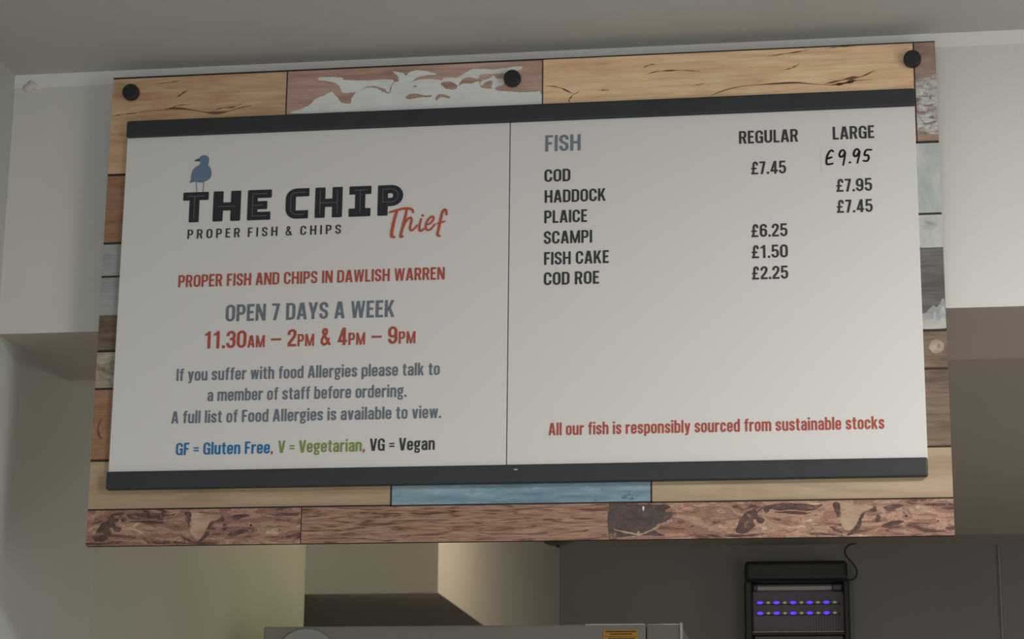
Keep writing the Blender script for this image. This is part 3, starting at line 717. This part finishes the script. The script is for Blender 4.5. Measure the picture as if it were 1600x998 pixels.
# pale stain with a bluish edge at the foot of the slate plank
patch(bm, [(1190.5, 289), (1190.5, 308), (1197, 312), (1206, 322), (1213, 320), (1219, 330), (1223, 328), (1223, 289)], -0.0005, mi(W_GREYW), True, 1.0, (1190, 1223.2, 288.2, 400))
patch(bm, [(1190.5, 289), (1190.5, 299), (1198, 302), (1205, 303), (1208, 313), (1214, 310), (1218, 320), (1223, 317), (1223, 289)], -0.0006, mi(W_BLUEW), True, 1.0, (1190, 1223.2, 288.2, 400))
for f in bm.faces:
    f.normal_update()
    if f.calc_center_median().y < -0.0001 and f.normal.y > 0:
        f.normal_flip()
link('backing_board', bm, board_m, sign)

for u, v in ((31, 686.6), (612.3, 682), (1190.4, 685)):
    bm = bmesh.new()
    cyl(bm, (u / 1000, 0.036, v / 1000), (u / 1000, -0.002, v / 1000), 0.006, seg=20)
    cyl(bm, (u / 1000, -0.002, v / 1000), (u / 1000, -0.012, v / 1000), 0.0127, 0.0122, seg=40, bev=0.0015)
    link('standoff_cap', bm, M_CAP, sign)


def rail(v0, v1, u0, u1):
    bm = bmesh.new()
    box(bm, (u0 / 1000, -0.012, v0 / 1000), (u1 / 1000, 0.0, v1 / 1000), bev=0.0022, seg=3)
    return link('rail', bm, M_BLACK, sign)


rail(613.5, 639.3, 29, 1191.5)
rb = rail(80.0, 106, 28.5, 1190.5)
bm = bmesh.new()
box(bm, (.6215, -0.0127, .0978), (.6265, -0.0115, .0992), bev=0.0004)
link('paint_chip', bm, M_PATCH, rb)


def panel(u0, u1):
    bm = bmesh.new()
    box(bm, (u0 / 1000, -0.006, .104), (u1 / 1000, 0.0, .615), bev=0.0006, seg=1)
    return link('menu_panel', bm, M_PANEL, sign)


PL = panel(29.3, 608.9)
PR = panel(610.3, 1191)
bm = bmesh.new()
box(bm, (.6085, -0.0045, .104), (.6107, -0.0005, .615))
link('panel_joint', bm, M_DIV, sign)

# --- left panel: emblem and words
bm = bmesh.new()
flat(bm, [spline(mm(PG['bird']), 4, True)], YL)
for k, w in (('leg1', .0011), ('leg2', .0011)):
    flat(bm, ribbon(mm(PG[k]), w, w), YL)
face_out(bm)
link('gull_emblem', bm, M_BIRD, PL)['label'] = 'blue gull standing on the first letter'
bm = bmesh.new(); flat(bm, [mm(PG['beak'])], YL - .0003); face_out(bm); link('gull_beak', bm, M_BEAK, PL)

LB, LT = 478.3, 524.8
v, h = 15.2, 12.6
mid = (LB + LT) / 2 - .5


def stem(x, a=LB, b=LT, w=v):
    return ('q', x - w / 2, x + w / 2, a, b)


def bar(x0, x1, y, w=h):
    return ('q', x0, x1, y - w / 2, y + w / 2)


tb, bb = LT - h / 2, LB + h / 2
pm = LB + 20.5


def wide_h(a, c, full):
    il = [[(a + v / 2, mid), (c - v / 2, mid)]]
    if full:
        il += [[(a + v / 2, LB + 5), (a + v / 2, LT - 5)], [(c - v / 2, LB + 5), (c - v / 2, LT - 5)]]
    return [stem(a + v / 2), stem(c - v / 2), bar(a + 3, c - 3, mid)], il


letters = [
    ([stem(138.6), bar(121, 159.9, tb)], [[(138.6, LB + 5), (138.6, tb)], [(127, tb), (154, tb)]]),
    wide_h(167.3, 209.3, False),
    ([stem(219.6 + v / 2), bar(221, 255.8, tb), bar(221, 249.6, mid), bar(221, 254.8, bb)],
     [[(250, tb), (219.6 + v / 2, tb), (219.6 + v / 2, bb), (249, bb)], [(219.6 + v / 2, mid), (243, mid)]]),
    ([('r', [(312.6, tb), (277.4 + v / 2, tb, 9), (277.4 + v / 2, bb, 9), (311.6, bb)])],
     [fillet([(307, tb), (277.4 + v / 2, tb, 9), (277.4 + v / 2, bb, 9), (306, bb)])]),
    wide_h(321.6, 362.6, True),
    ([stem(389.2), bar(372.8, 405.6, tb), bar(372.4, 405, bb)], [[(389.2, bb), (389.2, tb)], [(379, tb), (400, tb)]]),
    ([stem(415.4 + v / 2), ('r', [(418, tb), (453.2 - v / 2, tb, 10), (453.2 - v / 2, pm, 10), (418, pm)])],
     [fillet([(415.4 + v / 2, pm), (415.4 + v / 2, tb), (453.2 - v / 2, tb, 10), (453.2 - v / 2, pm, 10), (415.4 + v / 2, pm)])]),
]
for thick, inl in letters:
    bm = bmesh.new()
    for t in thick:
        if t[0] == 'q':
            _, a, b, c, d = t
            k = 1.3
            flat(bm, [mm([(a + k, c), (b - k, c), (b - .35, c + .35), (b, c + k), (b, d - k), (b - .35, d - .35), (b - k, d), (a + k, d), (a + .35, d - .35), (a, d - k), (a, c + k), (a + .35, c + .35)])], YL)
        else:
            flat(bm, [mm(p) for p in ribbon(fillet(t[1]), v, h)], YL)
    n0 = len(bm.faces)
    for p in inl:
        flat(bm, [mm(q) for q in ribbon(p, 1.0, 1.0)], YL - .0004)
    bm.faces.ensure_lookup_table()
    for f in list(bm.faces)[n0:]:
        f.material_index = 1
    face_out(bm)
    link('emblem_letter', bm, [M_NAVY, M_INLINE], PL)


def brush(name, keys, wfun, m, parent, y):
    bm = bmesh.new()
    for j, k in enumerate(keys):
        P = spline(mm(PG[k]), 7)
        N = len(P)
        w = wfun(j) / 1000
        L, R = [], []
        for i, p in enumerate(P):
            a, b = Vector(P[max(0, i - 1)]), Vector(P[min(N - 1, i + 1)])
            t = b - a
            t = t.normalized() if t.length > 1e-9 else Vector((1, 0))
            n = Vector((-t.y, t.x)) * w / 2 * (0.82 + 0.18 * math.sin(i / (N - 1) * math.pi))
            L.append(Vector(p) + n)
            R.append(Vector(p) - n)
        flat(bm, [[tuple(L[i]), tuple(R[i]), tuple(R[i + 1]), tuple(L[i + 1])] for i in range(N - 1)], y)
        for c in (P[0], P[-1]):
            flat(bm, [[(c[0] + w * .42 * math.cos(q * .5236), c[1] + w * .42 * math.sin(q * .5236)) for q in range(12)]], y)
    face_out(bm)
    return link(name, bm, m, parent)


brush('script_lettering', ['th%d' % i for i in range(9)], lambda j: (3.6, 4.7, 4.2, 3.3, 3.5, 3.6, 3.2, 3.9, 2.8)[j], M_SCRIPT, PL, YL - .0004)


def put(key, text, m, parent, name='lettering', **kw):
    u0, u1, vb, _, cap = LN[key]
    return lettering(text, u0, u1, vb, kw.pop('cap', cap), m, parent, name, **kw)


put('tag', 'PROPER FISH & CHIPS', M_INK, PL, gap=0.36, space=0.40, thin=0.92, cap=14.2)
put('proper', 'PROPER FISH AND CHIPS IN DAWLISH WARREN', M_RED, PL, cap=18.6)
put('open', 'OPEN 7 DAYS A WEEK', M_SLATE, PL, cap=25.2)
put('hours', '11.30~AM~ \u2013 2~PM~ & 4~PM~ \u2013 9~PM~', M_RED, PL, cap=25.8, gap=0.085)
put('a1', 'If you suffer with food Allergies please talk to', M_SLATE, PL, cap=18)
put('a2', 'a member of staff before ordering.', M_SLATE, PL, cap=18)
put('a3', 'A full list of Food Allergies is available to view.', M_SLATE, PL, cap=18)
put('gf', 'GF = Gluten Free', M_BLUE, PL, cap=17.8)
lettering(',', 269.3, 272.4, 129.3, 17.8, M_RED, PL, 'lettering')
put('veg', 'V = Vegetarian', M_GREENP, PL, cap=17.8)
lettering(',', 403.4, 406.5, 129.8, 17.8, M_RED, PL, 'lettering')
put('vg', 'VG = Vegan', M_INK, PL, cap=17.8)
# --- right panel: dishes and prices
put('fish', 'FISH', M_FISHC, PR, name='heading', cap=24.8)
for k, t in (('cod', 'COD'), ('had', 'HADDOCK'), ('pla', 'PLAICE'), ('sca', 'SCAMPI'), ('fc', 'FISH CAKE'), ('cr', 'COD ROE')):
    put(k, t, M_INK, PR, name='dish_name', cap=19.0)
put('reg', 'REGULAR', M_INK, PR, name='heading', cap=19.2)
put('lar', 'LARGE', M_INK, PR, name='heading', cap=19.2)
for k, t in (('p1', '7.45'), ('p2', '7.95'), ('p3', '7.45'), ('p4', '6.25'), ('p5', '1.50'), ('p6', '2.25')):
    put(k, '\u00a3' + t, M_INK, PR, name='price', cap=19.0, gap=0.095)
put('all', 'All our fish is responsibly sourced from sustainable stocks', M_RED, PR, cap=17.6)
# stuck-on patch with the hand-written price
bm = bmesh.new()
q = mm(PG['st'])
ua, ub, va, vb_ = min(p[0] for p in q), max(p[0] for p in q), min(p[1] for p in q), max(p[1] for p in q)
box(bm, (ua, -0.0064, va), (ub, -0.0058, vb_))
st = link('price_patch', bm, M_PATCH, sign)
brush('handwritten_price', ['hw%d' % i for i in range(6)], lambda j: 3.1, M_PEN, st, -0.0068)

# ------------------------------------------------------------------ tall kitchen unit below the sign
M_UNIT = mat('grey_enamel', (0.30, 0.29, 0.27), 0.45, vary=0.03, vscale=5)
M_UNIT2 = mat('brown_grey_enamel', (0.26, 0.235, 0.22), 0.45)
M_TRIM = mat('pale_metal_edge', (0.62, 0.60, 0.57), 0.35)
M_DISC = mat('pale_grey_plastic', (0.40, 0.42, 0.43), 0.5)
M_STICK = mat('orange_notice', (0.62, 0.33, 0.06), 0.5)
M_STICKINK = mat('brown_notice_ink', (0.12, 0.06, 0.02), 0.6)
unit = empty('kitchen_unit', (-0.736, 4.66, 0.0), 'tall grey kitchen unit, top edge just below the sign, with orange notice and pale disc', 'appliance')
ux, uy = 0.736, 4.66


def UB(bm, a, b, **k):
    box(bm, (a[0] + ux, a[1] - uy, a[2]), (b[0] + ux, b[1] - uy, b[2]), **k)


bm = bmesh.new(); UB(bm, (-1.155, 4.32, 0.08), (-0.318, 5.0, 2.0485), bev=0.004); link('body', bm, M_UNIT, unit)
bm = bmesh.new(); UB(bm, (-1.12, 4.36, 0), (-0.35, 4.96, 0.08)); link('plinth', bm, M_CAP, unit)
bm = bmesh.new(); UB(bm, (-1.156, 4.30, 0.10), (-0.3865, 4.319, 2.0495), bev=0.003); door = link('door', bm, M_UNIT, unit)
bm = bmesh.new(); UB(bm, (-0.3845, 4.30, 0.10), (-0.3195, 4.319, 2.0495), bev=0.002); link('side_panel', bm, M_UNIT2, unit)
bm = bmesh.new(); UB(bm, (-0.3195, 4.296, 0.10), (-0.3150, 4.322, 2.0515), bev=0.001); link('edge_strip', bm, M_TRIM, unit)
bm = bmesh.new(); UB(bm, (-0.505, 4.298, 2.0478), (-0.389, 4.32, 2.0505), bev=0.0008); link('edge_strip', bm, M_TRIM, unit)
bm = bmesh.new(); cyl(bm, (-1.066 + ux, 4.2995 - uy, 1.9786), (-1.066 + ux, 4.2935 - uy, 1.9786), 0.066, seg=64, bev=0.0015); link('round_badge', bm, M_DISC, door)
bm = bmesh.new(); UB(bm, (-0.4694, 4.2985, 1.985), (-0.4014, 4.2997, 2.0393)); link('notice', bm, M_STICK, door)
bm = bmesh.new()
rnd = random.Random(9)
for z, x0, x1, w in ((2.0355, -.465, -.406, .0032), (2.0305, -.456, -.414, .003), (2.0255, -.467, -.404, .0012), (2.0215, -.460, -.408, .0026)):
    x = x0
    while x < x1:
        d = .0012 + rnd.random() * .0016
        UB(bm, (x, 4.2981, z - w / 2), (x + d, 4.2986, z + w / 2 * (0.6 + rnd.random() * .4)))
        x += d + .0004
link('notice_print', bm, M_STICKINK, door)

# ------------------------------------------------------------------ black dome hanging from the kitchen ceiling
bm = bmesh.new()
lathe(bm, (0, 0, 0), [(0.00236, 0.0), (0.0041, 0.00118), (0.0041, 0.00315), (0.0063, 0.00433), (0.01734, 0.00567), (0.02443, 0.00788), (0.02877, 0.01064), (0.03034, 0.01497), (0.02364, 0.0268), (0.00946, 0.03468), (0.00473, 0.04098), (0.004, 0.3981), (0.016, 0.4001), (0.018, 0.4251)])
dome = link('ceiling_fitting', bm, M_CAP, None, True)
dome.location = (-0.5732, 4.4, 2.2175)
tag(dome, 'black dome fitting with a small nub peeping out under the sign', 'fitting')

# ------------------------------------------------------------------ fly killer on the back wall
M_FKB = mat('black_plastic', (0.022, 0.025, 0.027), 0.45)
M_FKIN = mat('dark_violet_reflector', (0.105, 0.098, 0.125), 0.4, metal=0.2)
M_FKBAR = mat('dull_metal_bar', (0.46, 0.45, 0.45), 0.4)
M_FKTRAY = mat('grey_brown_tray', (0.16, 0.145, 0.14), 0.5)
M_STRIP = mat('led_strip', (0.16, 0.17, 0.16), 0.5)
M_VIO = mat('violet_led', (0.2, 0.1, 0.9), 0.4, emit=(0.11, 0.045, 1.0), estr=1.1)
M_PALE = mat('pale_green_led', (0.55, 0.6, 0.4), 0.4, emit=(0.5, 0.6, 0.35), estr=0.16)
fk = empty('fly_killer', (-0.153, 7.2, 2.20), 'black electric fly killer with rows of violet lights on the back wall', 'fly killer')
FX, FY, FZ = -0.153, 7.2, 2.20


def FB(bm, x0, x1, y0, y1, z0, z1, **k):
    box(bm, (x0 - FX, y0 - FY, z0 - FZ), (x1 - FX, y1 - FY, z1 - FZ), **k)


bm = bmesh.new(); FB(bm, -0.317, 0.012, 7.08, 7.198, 2.5085, 2.5735, bev=0.014, seg=4); link('hood', bm, M_FKB, fk)
for xa, xb in ((-0.3195, -0.2945), (-0.004, 0.0165)):
    bm = bmesh.new(); FB(bm, xa, xb, 7.11, 7.198, 2.20, 2.515, bev=0.006); link('side_frame', bm, M_FKB, fk)
bm = bmesh.new(); FB(bm, -0.296, -0.002, 7.175, 7.196, 2.352, 2.512); link('reflector', bm, M_FKIN, fk)
bm = bmesh.new()
FB(bm, -0.2795, -0.0385, 7.145, 7.165, 2.486, 2.5005, bev=0.003)
link('metal_bar', bm, M_FKBAR, fk)
for xa, xb in ((-0.292, -0.2795), (-0.0385, -0.0055)):
    bm = bmesh.new(); FB(bm, xa, xb, 7.14, 7.176, 2.484, 2.504, bev=0.004); link('bracket', bm, M_FKIN, fk)
bm = bmesh.new(); FB(bm, -0.297, -0.001, 7.12, 7.196, 2.3385, 2.3465, bev=0.002); link('tray_lip', bm, M_FKB, fk)
bm = bmesh.new(); FB(bm, -0.297, -0.001, 7.118, 7.19, 2.3475, 2.3510, bev=0.001); link('tray_edge', bm, M_FKBAR, fk)
bm = bmesh.new(); FB(bm, -0.290, -0.006, 7.135, 7.196, 2.215, 2.338, bev=0.003); link('tray', bm, M_FKTRAY, fk)
bm = bmesh.new(); FB(bm, -0.3195, 0.0165, 7.11, 7.198, 2.20, 2.2145, bev=0.004); link('base', bm, M_FKB, fk)
led_mesh = {}
for z in (2.4470, 2.4130):
    bm = bmesh.new(); FB(bm, -0.283, -0.018, 7.150, 7.156, z - .0035, z + .0035, bev=0.001)
    strip = link('led_strip', bm, M_STRIP, fk)
    for i in range(10):
        vio = i % 2 == 0
        x = -0.2712 + i * (0.2395 / 9)
        if vio not in led_mesh:
            bm = bmesh.new()
            bmesh.ops.create_uvsphere(bm, u_segments=14, v_segments=8, radius=1.0)
            s = (0.0105, 0.004, 0.0052) if vio else (0.0065, 0.0035, 0.0045)
            for w in bm.verts:
                w.co = Vector((w.co.x * s[0], w.co.y * s[1], w.co.z * s[2]))
            o = link('led', bm, M_VIO if vio else M_PALE, strip, True)
            led_mesh[vio] = o
        else:
            o = led_mesh[vio].copy()
            COL.objects.link(o)
            o.parent = strip
        o.location = (x - FX, 7.149 - FY, z - FZ)
# vertical wires of the killing grid, faint
for i in range(11):
    bm = bmesh.new()
    x = -0.1050 + i * 0.009
    cyl(bm, (x - FX, 7.16 - FY, 2.352 - FZ), (x - FX, 7.16 - FY, 2.4075 - FZ), 0.0007, seg=6)
    link('grid_wire', bm, M_FKBAR, fk)
cu = bpy.data.curves.new('power_cord', 'CURVE')
cu.dimensions = '3D'
cu.bevel_depth = 0.0024
cu.bevel_resolution = 3
sp = cu.splines.new('NURBS')
cp = [(0.05, 2.645), (0.040, 2.6424), (0.0243, 2.641), (0.0110, 2.632), (0.0030, 2.617), (0.0105, 2.5975), (0.0325, 2.576), (0.0440, 2.5555), (0.0410, 2.533), (0.028, 2.522), (0.010, 2.5235), (0.0, 2.525)]
sp.points.add(len(cp) - 1)
for p, (x, z) in zip(sp.points, cp):
    p.co = (x - FX, 7.188 - FY, z - FZ, 1)
sp.use_endpoint_u = True
sp.order_u = 4
tmp = bpy.data.objects.new('tmp_cord', cu)
me = bpy.data.meshes.new_from_object(tmp)
bpy.data.objects.remove(tmp)
me.materials.clear()
me.materials.append(M_FKB)
for p in me.polygons:
    p.use_smooth = True
cord = bpy.data.objects.new('power_cord', me)
COL.objects.link(cord)
cord.parent = fk

# pale conduit down the back wall at the far right
bm = bmesh.new()
box(bm, (0.493, 7.192, 0), (0.500, 7.2, 2.6306), bev=0.002)
pipe = link('cable_conduit', bm, mat('grey_plastic_conduit', (0.31, 0.315, 0.30), 0.5))
tag(pipe, 'thin grey vertical conduit on the dark back wall, right of the fly killer', 'conduit')
